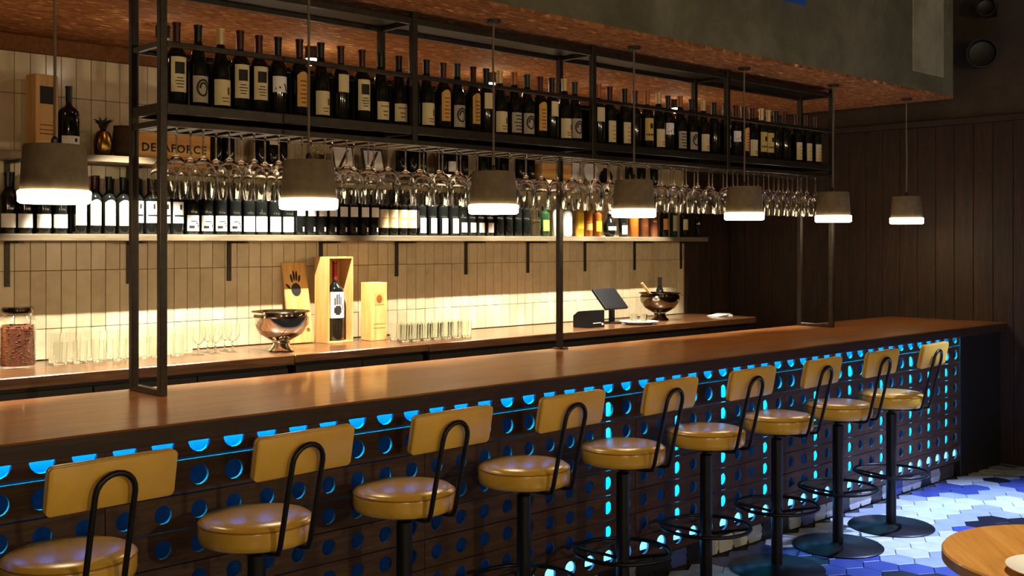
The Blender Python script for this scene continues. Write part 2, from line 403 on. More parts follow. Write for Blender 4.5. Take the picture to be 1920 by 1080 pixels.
# ------------------------------------------------------------------ bar counter
BT = 1.055; YB = 3.36; YP = 3.40
bar = thing('bar_counter', 'long bar counter with polished brown top and front of blue-lit bottle-hole planks', 'bar counter', (0, 0, 0))
MB().box(.12, YB, 1.035, XW-.02, 4.28, BT, 0, .004).obj('bar_top', M['bar_top'], bar)
MB().box(.12, YB+.002, .992, XW-.02, YB+.028, 1.0348, 0, .002).obj('fascia', M['fascia'], bar)
MB().box(.121, YB-.004, .992, XW-.021, YB+.0018, BT-.006, 0, .002).obj('edge_band', M['fascia'], bar)
PIT = .1298; PV = .1156; Z1 = .983; NROW = 8; PT = .012
def hole_plank(ncol, h, r=.032, zc=0):
    mb = MB(); n = 16; L = ncol*PIT; e = .0016
    for c in range(ncol):
        x0 = c*PIT+(e if c == 0 else 0); x1 = (c+1)*PIT-(e if c == ncol-1 else 0); cx = (c+.5)*PIT
        sq = []; ci = []
        for i in range(n):
            a = 2*pi*(i+.5)/n; ux, uz = cos(a), sin(a)
            ci.append((cx+r*ux, zc+r*uz))
            t = min(((x1-cx) if ux > 0 else (cx-x0))/max(abs(ux), 1e-6), (h/2)/max(abs(uz), 1e-6))
            sq.append((cx+ux*t, uz*t))
        cor = [(x1, h/2), (x0, h/2), (x0, -h/2), (x1, -h/2)]
        for q, k in enumerate((1, 5, 9, 13)):            # push to corners
            sq[k] = cor[q]
        v = [(x, 0, z) for x, z in sq]+[(x, 0, z) for x, z in ci]+[(x, PT, z) for x, z in ci]+[(x, PT, z) for x, z in sq]
        f = []
        for i in range(n):
            j = (i+1) % n
            f += [(i, j, n+j, n+i), (2*n+i, 2*n+j, 3*n+j, 3*n+i)]
        mb.add(v, f); o_ = len(mb.v)-len(v)
        mb.f += [(o_+n+i, o_+n+(i+1) % n, o_+2*n+(i+1) % n, o_+2*n+i) for i in range(n)]; mb.m += [1]*n
    h2 = h/2
    a, b = e, L-e
    mb.add([(a, 0, h2), (b, 0, h2), (b, PT, h2), (a, PT, h2)], [(0, 1, 2, 3)]); mb.add([(a, 0, -h2), (a, PT, -h2), (b, PT, -h2), (b, 0, -h2)], [(0, 1, 2, 3)])
    mb.add([(a, 0, -h2), (a, 0, h2), (a, PT, h2), (a, PT, -h2)], [(0, 1, 2, 3)]); mb.add([(b, 0, -h2), (b, PT, -h2), (b, PT, h2), (b, 0, h2)], [(0, 1, 2, 3)])
    return mb.mesh('plank', [M['plank'], M['raw_wood']], 40, recalc=False)
SEAM0 = .152; XE = 7.56
nlast = int((XE-SEAM0-5*10*PIT)/PIT+.01)
PLK = {}
for r in range(NROW):
    hr, zc, ph = {0: (.041, .003, .102), 1: (.0345, 0, PV-.006), 7: (.034, 0, PV-.005)}.get(r, (.031, 0, PV-.005))
    for s in range(6):
        key = (hr, s < 5)
        if key not in PLK: PLK[key] = hole_plank(10 if s < 5 else nlast, ph, hr, zc)
        inst('plank', PLK[key], bar, (SEAM0+s*10*PIT, YP+random.uniform(0, .0025), Z1-r*PV+(.0 if r == 0 else 0)))
XE = SEAM0+(50+nlast)*PIT
ZB = Z1-(NROW-.5)*PV
YC = YP+.10
MB().box(.13, YC, .1, XE+.018, YC+.015, 1.0345).obj('back_board', M['blue_board'], bar)
MB().box(.13, YP+.0005, .994, XE+.02, YC, 1.0115).obj('cavity_top', M['blue_board'], bar) if 0 else None
MB().box(.13, YP+.012, ZB-.012, XE+.02, YC+.015, ZB-.002).obj('cavity_floor', M['black_wood'], bar)
MB().box(.2, YP+.055, 1.026, XE, YP+.07, 1.0345).obj('led_strip', M['led_cyan'], bar)
MB().box(.2, YP+.0365, .140, XE, YP+.038, .208).obj('added_led_shield', M['black_metal'], bar)  # added behind the foot strip to keep its light off the back board
MB().box(.2, YP+.0215, .154, XE, YP+.036, .200).obj('led_strip', M['led_white'], bar)
MB().box(.2, YP+.048, .914, XE, YC, .924).obj('batten', M['blue_board'], bar)  # unseen rib added to cut the top strip's light on the lower rows
MB().box(.2, YP+.024, .984, XE, YP+.027, 1.0345).obj('led_baffle', M['black_wood'], bar)  # unseen lip added to stop direct strip light reaching the seats
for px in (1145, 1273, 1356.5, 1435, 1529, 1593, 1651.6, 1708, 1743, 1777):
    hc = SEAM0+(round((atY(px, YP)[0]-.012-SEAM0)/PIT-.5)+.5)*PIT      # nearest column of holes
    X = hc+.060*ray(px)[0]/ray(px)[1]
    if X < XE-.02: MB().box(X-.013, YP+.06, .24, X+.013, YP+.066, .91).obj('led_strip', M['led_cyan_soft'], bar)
MB().box(.12, 3.9, 0, XW-.02, 4.2, 1.0345).obj('carcass', M['black_wood'], bar)
MB().box(XE+.022, YP+.002, 0, XW-.02, 3.899, 1.0345, 0, .003).obj('end_panel', M['black_wood'], bar)
MB().box(.12, YP+.05, .0005, XE+.02, YC+.015, ZB-.0125).obj('plinth', M['floor_grout'], bar)
plc = bar.children[-1]
hx = MB()
kt = [MB().prism([(-.052, 0), (.052, 0), (.078, .045), (.052, .092), (-.052, .092), (-.078, .045)], -.008, 0, axis='y').mesh('tile', m, 0) for m in HEXM]
for i in range(int((XE-.3)/.135)):
    inst('tile', kt[random.choice((0, 1, 1, 2, 3, 3))], plc, (.25+i*.135, YP+.0495, .003+(.002 if i % 2 else 0)))
# ------------------------------------------------------------------ bottle rack over the bar
RY0, RY1 = 4.0, 4.25; RX = [1.93+1.235*i for i in range(5)]; RW = .03
SH = 2.19; MID = 2.42; TOP = 2.675; HANG = 2.10
rack = thing('bottle_rack', 'dark iron bottle rack hanging over the bar on thin posts', 'rack', (0, 0, 0))
for i, x in enumerate(RX):
    for y in (RY0, RY1):
        zb = BT+.0005 if (i in (0, 4) or (i == 2 and y == RY1)) else HANG
        MB().box(x-RW/2, y-RW/2, zb, x+RW/2, y+RW/2, CEIL-.0005, 0, .002).obj('post', M['iron'], rack)
for i in (0, 4): MB().box(RX[i]-RW/2, RY0+RW/2, BT+.0005, RX[i]+RW/2, RY1-RW/2, BT+.022, 0, .002).obj('foot_bar', M['iron'], rack)
MB().box(RX[2]-.035, RY1-.035, BT+.0003, RX[2]+.035, RY1+.028, BT+.006, 0, .001).obj('foot_plate', M['iron'], rack)
for z, h in ((SH-.02, .04), (MID, .02), (TOP, .03), (HANG+.012, .024)):
    for y in (RY0, RY1):
        for i in range(4):
            MB().box(RX[i]+RW/2, y-.012, z-h/2, RX[i+1]-RW/2, y+.012, z+h/2, 0, .002).obj('rail', M['iron'], rack)
    for i, x in enumerate(RX):
        if z == MID and i not in (0, 4): continue
        MB().box(x-.012, RY0+RW/2, z-h/2, x+.012, RY1-RW/2, z+h/2, 0, .002).obj('cross_bar', M['iron'], rack)
for i in range(4):
    MB().box(RX[i]+.0125, RY0+.0125, SH-.006, RX[i+1]-.0125, RY1-.0125, SH).obj('shelf_plate', M['iron'], rack)
    MB().box(RX[i]+.0125, RY0+.0125, TOP+.006, RX[i+1]-.0125, RY1-.0125, TOP+.012).obj('top_plate', M['iron'], rack)
    MB().box(RX[i]+(.16 if i == 0 else .0125), RY1-.0125, SH+.0005, RX[i+1]-.0125, RY1-.0085, 2.408).obj('back_plate', M['black_metal'], rack)
NSLOT = 40; SP = (1.235-.07)/10
gr = MB().box(-.027, RY0+.0125, HANG+.002, .027, RY1-.0125, HANG+.008).box(-.003, RY0+.0125, HANG+.008, .003, RY1-.0125, HANG+.026).mesh('glass_rail', M['iron'], 0)
for i in range(4):
    for q in range(11): inst('glass_rail', gr, rack, (RX[i]+.035+q*SP+(.015 if q == 0 else -.015 if q == 10 else 0), 0, 0))
# wine glasses, upside down (origin at the underside of the foot)
bowl = MB().lathe([(.004, -.113), (.018, -.125), (.040, -.150), (.0525, -.182), (.0525, -.212), (.046, -.255), (.0415, -.285), (.0405, -.285), (.045, -.255), (.0513, -.212), (.0513, -.183), (.039, -.152), (.017, -.128), (0, -.124), (0, -.113)], 24).mesh('bowl', M['glass'], 50)
stem = MB().lathe([(0, -.0042), (.008, -.0042), (.0042, -.016), (.0036, -.06), (.0042, -.1128), (0, -.1128)], 10).mesh('stem', M['glass'], 60)
foot = MB().lathe([(0, 0), (.036, 0), (.036, -.0018), (.008, -.004), (0, -.004)], 18).mesh('foot', M['glass'], 40)
for i in range(NSLOT):
    x = RX[i//10]+.035+(i % 10+.5)*SP
    for nm, y in (('front', 4.068), ('rear', 4.182)):
        g = thing('wine_glass', 'clear wine glass hanging upside down, %s of the %s rack slot from the left' % (nm, ordn(i+1)), 'wine glass', (x, y+random.uniform(-.003, .003), HANG+.0126), random.uniform(0, 3), 'wine glasses hanging under the bottle rack')
        inst('bowl', bowl, g); inst('stem', stem, g); inst('foot', foot, g)
# ------------------------------------------------------------------ bottles
BM = {}
def bottle_mesh(kind, r, h, mat):
    key = (kind, r, h, mat)
    if key in BM: return BM[key]
    nr = .0145
    if kind == 'bordeaux': p = [(0, .004), (r*.6, .002), (r*.93, 0), (r, .006), (r, h*.60), (r*.96, h*.635), (r*.8, h*.67), (nr*1.35, h*.715), (nr, h*.75), (nr*.95, h*.965), (nr*1.12, h*.97), (nr*1.12, h), (0, h)]
    elif kind == 'burgundy': p = [(0, .004), (r*.6, .002), (r*.93, 0), (r, .006), (r, h*.46), (r*.93, h*.54), (r*.7, h*.64), (nr*1.4, h*.75), (nr, h*.82), (nr*.95, h*.965), (nr*1.12, h*.97), (nr*1.12, h), (0, h)]
    elif kind == 'spirit': p = [(0, .004), (r*.9, 0), (r, .006), (r, h*.66), (r*.9, h*.71), (r*.5, h*.76), (.017, h*.79), (.016, h*.9), (.019, h*.9), (.019, h), (0, h)]
    elif kind == 'squat': p = [(0, .003), (r*.6, 0), (r*.92, .02), (r, h*.28), (r*.95, h*.45), (r*.65, h*.6), (.02, h*.7), (.016, h*.75), (.016, h*.86), (.022, h*.87), (.022, h), (0, h)]
    BM[key] = MB().lathe(p, 18).mesh('body', M[mat], 40); return BM[key]
CM = {}
def cap_mesh(z0, z1, rad, mat):
    key = (round(z0, 4), round(z1, 4), rad, mat)
    if key not in CM: CM[key] = MB().lathe([(rad, z0), (rad, z1-.012), (rad*1.14, z1-.011), (rad*1.14, z1), (0, z1+.001)], 14).mesh('capsule', M[mat], 40)
    return CM[key]
LM = {}
FACE = -pi/2
def label_mesh(r, z0, z1, wd, mat, arch=0, dr=.0006, cz=0):
    key = (r, z0, z1, wd, mat, arch, dr, cz)
    if key not in LM:
        half = min(1.25, math.asin(min(.999, wd/2/r)))
        LM[key] = MB().patch(r+dr, FACE+cz, half, z0, z1, 10, arch).mesh('label', M[mat], 60, recalc=False)
    return LM[key]
def band(r, spec, mat, key):
    if key not in LM:
        mb = MB()
        for (c, hw, z0, z1) in spec: mb.patch(r+.0013, FACE+c, hw, z0, z1, 4)
        LM[key] = mb.mesh('print', M[mat], 60, recalc=False)
    return LM[key]
def stroke(r, pts, wd, mat, key):                       # ribbon drawn round the bottle, pts = (angle, z)
    if key not in LM:
        mb = MB(); v = []; f = []; n = len(pts)
        for i, (a, z) in enumerate(pts):
            p, q = pts[max(i-1, 0)], pts[min(i+1, n-1)]
            tx, tz = (q[0]-p[0])*r, q[1]-p[1]; l = sqrt(tx*tx+tz*tz) or 1
            ox, oz = -tz/l*wd/2, tx/l*wd/2
            for s in (1, -1):
                aa = FACE+a+s*ox/r; v.append(((r+.0013)*cos(aa), (r+.0013)*sin(aa), z+s*oz))
        for i in range(n-1): f.append((2*i, 2*i+1, 2*i+3, 2*i+2))
        mb.add(v, f); LM[key] = mb.mesh('print', M[mat], 60, recalc=False)
    return LM[key]
def textlines(z0, z1, n, hw, wob=0):
    st = (z1-z0)/n; return [(0, hw*(.7+.3*((i*7) % 3)/2), z0+i*st+st*.3, z0+i*st+st*.62) for i in range(n)]
def wine(kind, x, y, z, r, h, lab, cap, label, group, body='bottle', name='wine_bottle', cat='bottle', rz=0):
    g = thing(name, label, cat, (x, y, z), rz, group)
    inst('body', bottle_mesh(kind, r, h, body), g)
    if cap: inst('capsule', cap_mesh(h*.77, h+.0006, .0158, 'foil_'+cap), g)
    k = (lab, r)
    if lab == 'pic':
        l = inst('label', label_mesh(r, .056, .196, .062, 'paper_cream'), g)
        inst('print', band(r, [(0, .55, .128, .175)]+textlines(.070, .118, 4, .5), 'ink', k), l)
    elif lab == 'swirl':
        l = inst('label', label_mesh(r, .022, .129, .07, 'paper_grey'), g)
        pts = [(.75*cos(t)*(1-.06*t)-.05, .078+.038*sin(t)*(1-.05*t)) for t in [i*.35 for i in range(28)]]
        inst('print', stroke(r, pts, .008, 'ink', k), l)
    elif lab == 'crest':
        l = inst('label', label_mesh(r, .018, .123, .078, 'paper_cream'), g)
        inst('print', band(r, [(.35, .16, .062, .092)]+textlines(.028, .055, 2, .5), 'brown_ink', k), l)
    elif lab == 'short':
        l = inst('label', label_mesh(r, .022, .105, .066, 'paper_cream'), g)
        inst('print', band(r, [(0, .6, .082, .0865)]+textlines(.035, .07, 2, .4), 'brown_ink', k), l)
    elif lab == 'arch':
        l = inst('label', label_mesh(r, .045, .197, .052, 'paper_orange', .018), g)
        inst('print', band(r, textlines(.055, .165, 6, .42), 'brown_ink', k), l)
    elif lab == 'dog':
        l = inst('label', label_mesh(r, .098, .166, .074, 'paper_white_'), g)
        inst('print', stroke(r, [(-.9, .112), (-.4, .118), (.2, .132), (.9, .146)], .009, 'ink', k), l)
        inst('print', stroke(r, [(.25, .132), (.4, .11), (.5, .1)], .007, 'ink', k+(1,)), l)
    elif lab == 'high': inst('label', label_mesh(r, .128, .207 if kind == 'bordeaux' else .16, .056, 'paper_cream'), g)
    elif lab == 'tall':
        l = inst('label', label_mesh(r, .02, .14, .06, 'paper_cream'), g); inst('print', band(r, textlines(.03, .12, 4, .4), 'paper_tan', k), l)
    elif lab == 'banded':
        l = inst('label', label_mesh(r, .05, .18, .066, 'paper_ochre'), g); inst('print', band(r, [(0, .9, .078, .09), (0, .3, .12, .15)], 'ink', k), l)
    elif lab == 'text':
        l = inst('label', label_mesh(r, .022, .125, .07, 'paper_grey'), g)
        inst('print', band(r, textlines(.03, .118, 5, .8), 'ink', k), l)
    elif lab == 'square':
        inst('label', label_mesh(r, .03, .10, .07, 'paper_white_'), g)
    elif lab == 'archcream':
        inst('label', label_mesh(r, .045, .182, .056, 'paper_cream', .016), g)
    elif lab == 'estate':
        l = inst('label', label_mesh(r, .062, .18, .062, 'paper_white_'), g)
        inst('print', band(r, [(0, .75, .098, .108), (.2, .17, .138, .165)], 'ink', k), l)
    elif lab == 'sketch':
        l = inst('label', label_mesh(r, .02, .108, .07, 'paper_white_'), g)
        inst('print', band(r, [(-.45, .4, .035, .05), (.35, .2, .06, .066), (.55, .14, .04, .058), (-.1, .5, .072, .077)], 'ink', k), l)
    elif lab == 'wide': inst('label', label_mesh(r, .018, .108, .074, 'paper_white_'), g)
    elif lab == 'upper':
        inst('label', label_mesh(r, .116, .178, .056, 'paper_white_'), g)
        inst('seal', band(r, [(.2, .16, .022, .05)], 'paper_white_', k), g)
    elif lab == 'broad':
        l = inst('label', label_mesh(r, .05, .168, .074, 'paper_cream'), g); inst('print', band(r, [(0, 1.1, .072, .0755), (0, .8, .108, .116)], 'paper_tan', k), l)
    elif lab == 'slim': inst('label', label_mesh(r, .018, .118, .05, 'paper_white_'), g)
    elif lab == 'pink': inst('label', label_mesh(r, .024, .092, .05, 'paper_pink'), g)
    elif lab == 'hand':
        l = inst('label', label_mesh(r, .14, .30, r*1.9, 'paper_white_'), g)
        inst('print', band(r, [(0, .25, .160, .170), (0, .42, .170, .205), (.03, .3, .205, .216), (-.32, .07, .22, .265), (-.1, .07, .222, .285), (.12, .07, .222, .288), (.34, .07, .22, .27), (.6, .07, .19, .225)], 'ink', k), l)
    elif lab == 'magnum':
        l = inst('label', label_mesh(r, .02, .10, r*1.75, 'paper_white_'), g)
        inst('print', band(r, [(.35, .14, .068, .088), (.3, .4, .042, .052)], 'ink', k), l)
    return g
DESC = dict(pic='tall cream picture label', swirl='grey label with black swirl', crest='square cream crest label', short='short cream label', arch='long arched orange label', dog='white label with black slash', high='small high cream label', tall='tall plain cream label', banded='ochre banded label', text='grey label of dark lettering', none='no visible label')
R = [(332, 'pic', 'maroon'), (372, 'swirl', 'black'), (413, 'crest', 'cream'), (451, 'pic', 'maroon'), (485, 'pic', 'maroon'), (522, 'dog', 'black'), (561, 'arch', 'maroon'), (601, 'crest', 'black'), (638, 'high', 'maroon'), (678, 'pic', 'maroon'),
     (713, 'short', 'black'), (748, 'short', 'black'), (771, 'none', 'maroon'), (799, 'crest', 'black'), (831, 'arch', 'maroon'), (857, 'swirl', 'teal'), (886, 'arch', 'maroon'), (911, 'high', 'black'), (938, 'crest', 'cream'), (964, 'text', 'orange'), (989, 'swirl', 'teal'), (1013, 'arch', 'maroon'), (1035, 'high', 'black'), (1058, 'crest', 'cream'), (1076, 'swirl', 'teal'),
     (1122, 'high', 'orange'), (1143, 'tall', 'maroon'), (1170, 'tall', 'black'), (1191, 'none', 'maroon'), (1214, 'banded', 'orange'), (1234, 'crest', 'cream'), (1252, 'dog', 'black'), (1275, 'text', 'orange'), (1297, 'swirl', 'black'), (1318, 'crest', 'cream'), (1339, 'none', 'black'),
     (1359, 'pic', 'maroon'), (1378, 'dog', 'maroon'), (1395, 'arch', 'maroon'), (1410, 'crest', 'maroon'), (1427, 'banded', 'cream'), (1441, 'banded', 'cream'), (1455, 'none', 'black'), (1471, 'none', 'maroon'), (1494, 'tall', 'maroon'), (1513, 'tall', 'maroon'), (1536, 'tall', 'maroon')]
def spread(xs, gap, lo, hi):
    xs = list(xs)
    for i in range(len(xs)): xs[i] = max(xs[i], lo if i == 0 else xs[i-1]+gap)
    for i in reversed(range(len(xs))): xs[i] = min(xs[i], hi if i == len(xs)-1 else xs[i+1]-gap)
    return xs
RXS = spread([atY(q[0], 4.085)[0] for q in R], .0785, RX[0]+.065, RX[4]-.065)
for i, (px, lab, cap) in enumerate(R):
    Y = 4.085
    X = RXS[i]
    bk = 'burgundy' if lab in ('crest', 'swirl', 'short', 'text') else 'bordeaux'
    r = .0388 if bk == 'burgundy' else .037
    wine(bk, X, Y+random.uniform(-.004, .004), SH+.0005, r, .335+random.uniform(-.006, .006), lab, cap,
         'dark bottle with %s on the hanging rack, %s from the left' % (DESC[lab], ordn(i+1)), 'wine bottles on the hanging rack', rz=random.uniform(-.12, .12))
# ------------------------------------------------------------------ wall shelves
SZ = 1.692; UZ = 2.10; SY = 5.63
sh = thing('wall_shelf', 'long pale wooden shelf on black brackets crowded with bottles', 'shelf', (0, 0, 0))
MB().box(TX0, SY, SZ-.036, 7.66, YW-.008, SZ, 0, .003).obj('board', M['shelf'], sh)
brk = MB().box(-.014, -.006, -.235, .014, .0, -.0005, 0, .001).box(-.014, -.20, -.012, .014, -.006, -.0005, 0, .001).mesh('bracket', M['iron'], 0)
for px in (12, 240, 428, 600, 742, 872, 988, 1095, 1188, 1275):
    inst('bracket', brk, sh, (atY(px, YW)[0], YW-.0075, SZ-.0365))
us = thing('wall_shelf', 'upper pale wooden shelf close under the strand-board ceiling', 'shelf', (0, 0, 0))
MB().box(TX0, 5.55, UZ-.036, 7.3, YW-.008, UZ, 0, .003).obj('board', M['shelf'], us)
for px in (12, 240, 428, 742, 988, 1188): inst('bracket', brk, us, (atY(px, YW)[0], YW-.0075, UZ-.0365))
SB = [('square', [14, 46, 81, 112], 'white square label'), ('archcream', [149, 173, 201, 227], 'arched cream label'), ('estate', [256, 279, 305, 330], 'white crest label'),
      ('sketch', [360, 387, 413, 440], 'sketchy white label'), ('wide', [466, 489, 515, 539], 'plain wide white label'), ('upper', [561, 580, 600, 619], 'high white label'), ('upper', [641, 660, 681, 698], 'high white label and lower seal'),
      ('broad', [715, 733, 751, 768], 'broad cream label'), ('slim', [789, 809, 830, 850], 'narrow white label'), ('pink', [866, 883, 899, 916], 'small pink label'), ('none', [935, 952, 969, 985], 'no visible label')]
n = 0; prev = -9
for lab, xs, d in SB:
    for px in xs:
        n += 1
        X = max(atY(px, 5.70)[0], prev+.0775); prev = X
        wine('bordeaux', X, 5.70, SZ+.0005, .0375, .305, lab, random.choice(('black', 'maroon', 'black')), 'wall-shelf bottle with %s, %s from the left' % (d, ordn(n)), 'wine bottles on the long wall shelf')
n = 0
RR = spread([atY(px, 5.70)[0]+.045 for lab, xs, d in SB for px in xs][:-1], .079, 0, 9)
for X in RR:
    n += 1
    wine('bordeaux', X, 5.783, SZ+.0005, .0375, .305+random.uniform(-.01, .01), 'none', 'black', 'dark bottle in the rear row of the long wall shelf, %s from the left' % ordn(n), 'rear row of bottles on the long wall shelf')
def liquor(px, kind, r, h, mat, paper, z0, z1, cap, label):
    X, Y = atY(px, 5.70)[0], 5.70
    g = thing('spirit_bottle', label, 'bottle', (X, Y, SZ+.0005), 0, 'spirit bottles on the long wall shelf')
    inst('body', bottle_mesh(kind, r, h, mat), g)
    inst('capsule', cap_mesh(h*.9, h+.0006, .0196 if kind == 'spirit' else .0225, 'foil_'+cap), g)
    if paper: inst('label', label_mesh(r, z0, z1, r*1.7, paper), g)
LQ = [(1003, 'spirit', .042, .27, 'tumbler', None, 0, 0, 'white', 'tall clear spirit bottle beside the dark wine bottles on the shelf'),
      (1021, 'spirit', .036, .25, 'bottle_green', 'paper_lime', .04, .12, 'white', 'green bottle with yellow-green label on the wall shelf'),
      (1044, 'spirit', .036, .28, 'liquor_pale', None, 0, 0, 'white', 'pale bottle without label between green and white-labelled ones'),
      (1063, 'spirit', .040, .26, 'liquor_pale', 'paper_white_', .02, .15, 'black', 'pale bottle with large white label left of the rack post'),
      (1086, 'spirit', .036, .29, 'liquor_gold', 'paper_yellow', .06, .18, 'black', 'golden bottle with tall yellow label right of the rack post'),
      (1102, 'spirit', .036, .26, 'liquor_amber', 'paper_orange', .05, .10, 'red', 'amber bottle with small orange label on the wall shelf'),
      (1120, 'spirit', .034, .25, 'liquor_amber', 'paper_yellow', .04, .12, 'black', 'amber bottle with square yellow label on the wall shelf'),
      (1143, 'squat', .052, .20, 'bottle', 'paper_white_', .05, .08, 'white', 'squat round black bottle with white tag on the shelf'),
      (1168, 'spirit', .036, .24, 'bottle', 'paper_white_', .02, .09, 'black', 'dark bottle with low white label next to squat black bottle'),
      (1188, 'spirit', .040, .23, 'liquor_amber', None, 0, 0, 'black', 'plain amber bottle below the fourth pendant lamp'),
      (1208, 'spirit', .036, .22, 'liquor_brown', None, 0, 0, 'black', 'plain dark brown bottle left of the terracotta bottle'),
      (1226, 'spirit', .034, .29, 'liquor_terra', None, 0, 0, 'maroon', 'tall terracotta coloured bottle on the wall shelf'),
      (1245, 'spirit', .036, .27, 'bottle', 'paper_orange', .06, .15, 'black', 'dark bottle with orange label right of the terracotta bottle'),
      (1263, 'spirit', .032, .29, 'bottle_green', 'paper_grey', .05, .18, 'white', 'slim green bottle with long grey label on the shelf'),
      (1282, 'spirit', .036, .27, 'bottle', 'paper_cream', .06, .15, 'black', 'dark bottle with cream label near the shelf end'),
      (1308, 'spirit', .038, .26, 'bottle', None, 0, 0, 'black', 'unlabelled dark bottle at the right end of the shelf')]
for a in LQ: liquor(*a)
def text_mesh(s, size, mat, depth=.0012):
    cu = bpy.data.curves.new('t', 'FONT'); cu.body = s; cu.size = size; cu.space_character = 1.12; cu.offset = .0012; cu.extrude = depth/2; cu.align_x = 'CENTER'; cu.resolution_u = 2
    o = bpy.data.objects.new('t', cu); C.objects.link(o); bpy.context.view_layer.update()
    me = bpy.data.meshes.new_from_object(o.evaluated_get(bpy.context.evaluated_depsgraph_get()))
    bpy.data.objects.remove(o); bpy.data.curves.remove(cu); me.materials.clear(); me.materials.append(mat); return me
def blob(pts, n=24): return pts
def ell(cx, cz, rx, rz, rot=0, n=16):
    return [(cx+rx*cos(t)*cos(rot)-rz*sin(t)*sin(rot), cz+rx*cos(t)*sin(rot)+rz*sin(t)*cos(rot)) for t in [2*pi*i/n for i in range(n)]]
def hand_mb(s, y, mat):                                  # printed hand, palm centre at origin, in the XZ plane
    mb = MB()
    mb.prism(ell(0, 0, .030*s, .036*s), y-.0008, y, axis='y')
    for cx, cz, ln, rot in ((-.022, .062, .030, .16), (-.006, .076, .036, .04), (.010, .075, .034, -.08), (.026, .060, .026, -.25), (-.046, .018, .024, .75)):
        mb.prism(ell(cx*s, cz*s, .0068*s, ln*s*.8, rot), y-.0008, y, axis='y')
    return mb
# upper shelf things
X0 = atY(78, 5.74)[0]
b = thing('wine_box', 'tall pine wine box with dark picture on the upper shelf', 'box', (X0, 5.735, UZ+.0005), .15)
MB().box(-.06, -.05, 0, .06, .05, .405, 0, .002).obj('case', M['pine'], b)
MB().box(-.038, -.0512, .255, .038, -.0502, .345).obj('picture', M['ink'], b)
MB().box(-.04, -.0512, .10, .04, -.0502, .106).box(-.04, -.0512, .12, .035, -.0502, .125).box(-.035, -.0512, .145, .03, -.0502, .15).obj('print', M['brown_ink'], b)
wine('bordeaux', atY(129, 5.72)[0], 5.72, UZ+.0005, .053, .36, 'magnum', 'black', 'large dark magnum bottle with low white label beside pine wine box', None)
X0 = atY(193, 5.72)[0]
p = thing('pineapple_ornament', 'brass pineapple ornament with dark spiky leaves on the upper shelf', 'ornament', (X0, 5.72, UZ+.0005))
MB().lathe([(0, 0), (.03, 0), (.045, .02), (.05, .06), (.047, .10), (.033, .135), (.018, .145), (0, .147)], 16).obj('body', M['brass'], p)
for i in range(11):
    a = i*2.4; t = .25+.75*(i % 4)/3; L = .075
    d = (cos(a)*t, sin(a)*t)
    MB().tube([(0, 0, .14), (d[0]*L*.5, d[1]*L*.5, .14+L*(.75-.2*t)), (d[0]*L*1.25, d[1]*L*1.25, .14+L*(1.15-.6*t))], [.010, .009, .001], 5).obj('leaf', M['leaf'], p)
X0 = atY(229, 5.74)[0]
bk = thing('basket', 'dark brown round basket next to the brass pineapple', 'basket', (X0, 5.735, UZ+.0005))
MB().lathe([(0, 0), (.042, 0), (.05, .05), (.052, .12), (.046, .17), (.042, .17), (.047, .12), (.045, .05), (.036, .01), (0, .01)], 20).obj('body', M['basket'], bk)
MB().tube([(.044*cos(2*pi*i/20), .044*sin(2*pi*i/20), .172) for i in range(20)], .005, 6, True).obj('rim', M['basket'], bk)
xa, xb = atY(254, 5.69)[0], atY(391, 5.69)[0]
cr = thing('wooden_crate', 'golden wooden wine crate branded with dark lettering on the upper shelf', 'crate', ((xa+xb)/2, 5.735, UZ+.0005))
hw = (xb-xa)/2
MB().box(-hw, -.065, 0, hw, -.053, .145, 0, .001).obj('front_board', M['pine_x'], cr)
MB().box(-hw, .053, 0, hw, .065, .145, 0, .001).obj('back_board', M['pine_x'], cr)
MB().box(-hw, -.0528, 0, -hw+.012, .0528, .145, 0, .001).obj('end_board', M['pine_x'], cr)
MB().box(hw-.012, -.0528, 0, hw, .0528, .145, 0, .001).obj('end_board', M['pine_x'], cr)
MB().box(-hw+.0122, -.0528, 0, hw-.0122, .0528, .012).obj('bottom', M['pine_x'], cr)
inst('lettering', text_mesh('DELAFORCE', .064, M['ink']), cr, (0, -.0658, .045), rot=(pi/2, 0, 0))
UB = [(405, 'none', 'black', 'plain dark bottle right of the lettered crate'), (425, 'none', 'black', 'second plain dark bottle right of the lettered crate'),
      (488, 'none', 'black', 'dark bottle behind hanging glasses left of the second lamp'), (506, 'high', 'white', 'upper shelf bottle with high pale label and white capsule'), (528, 'none', 'white', 'dark upper shelf bottle with white capsule by the second lamp'),
      (752, 'none', 'black', 'first dark upper shelf bottle right of the leaning prints'), (772, 'none', 'black', 'second dark upper shelf bottle right of the leaning prints'), (790, 'none', 'maroon', 'third dark upper shelf bottle right of the leaning prints'),
      (828, 'none', 'black', 'plain dark bottle left of the lone white-labelled upper bottle'), (846, 'square', 'black', 'upper shelf bottle with lone white label left of third lamp'), (868, 'none', 'black', 'plain dark bottle right of the lone white-labelled upper bottle'),
      (905, 'none', 'black', 'dark upper shelf bottle behind the third lamp, left one'), (925, 'none', 'maroon', 'dark upper shelf bottle behind the third lamp, middle one'), (945, 'none', 'black', 'dark upper shelf bottle behind the third lamp, right one'),
      (975, 'none', 'maroon', 'first dark upper shelf bottle left of the small crate'), (994, 'none', 'black', 'last dark upper shelf bottle left of the small crate'),
      (1180, 'none', 'black', 'dark upper shelf bottle behind the fourth lamp, left one'), (1202, 'none', 'black', 'dark upper shelf bottle behind the fourth lamp, right one'), (1225, 'none', 'maroon', 'dark upper shelf bottle right of the fourth lamp')]
UXS = spread([atY(q[0], 5.72)[0] for q in UB], .0775, 0, 9)
for UX, (px, lab, cap, d) in zip(UXS, UB):
    wine('bordeaux', UX, 5.72, UZ+.0005, .0375, .31, lab, cap, d, 'wine bottles on the upper shelf')
X0 = atY(604, 5.72)[0]
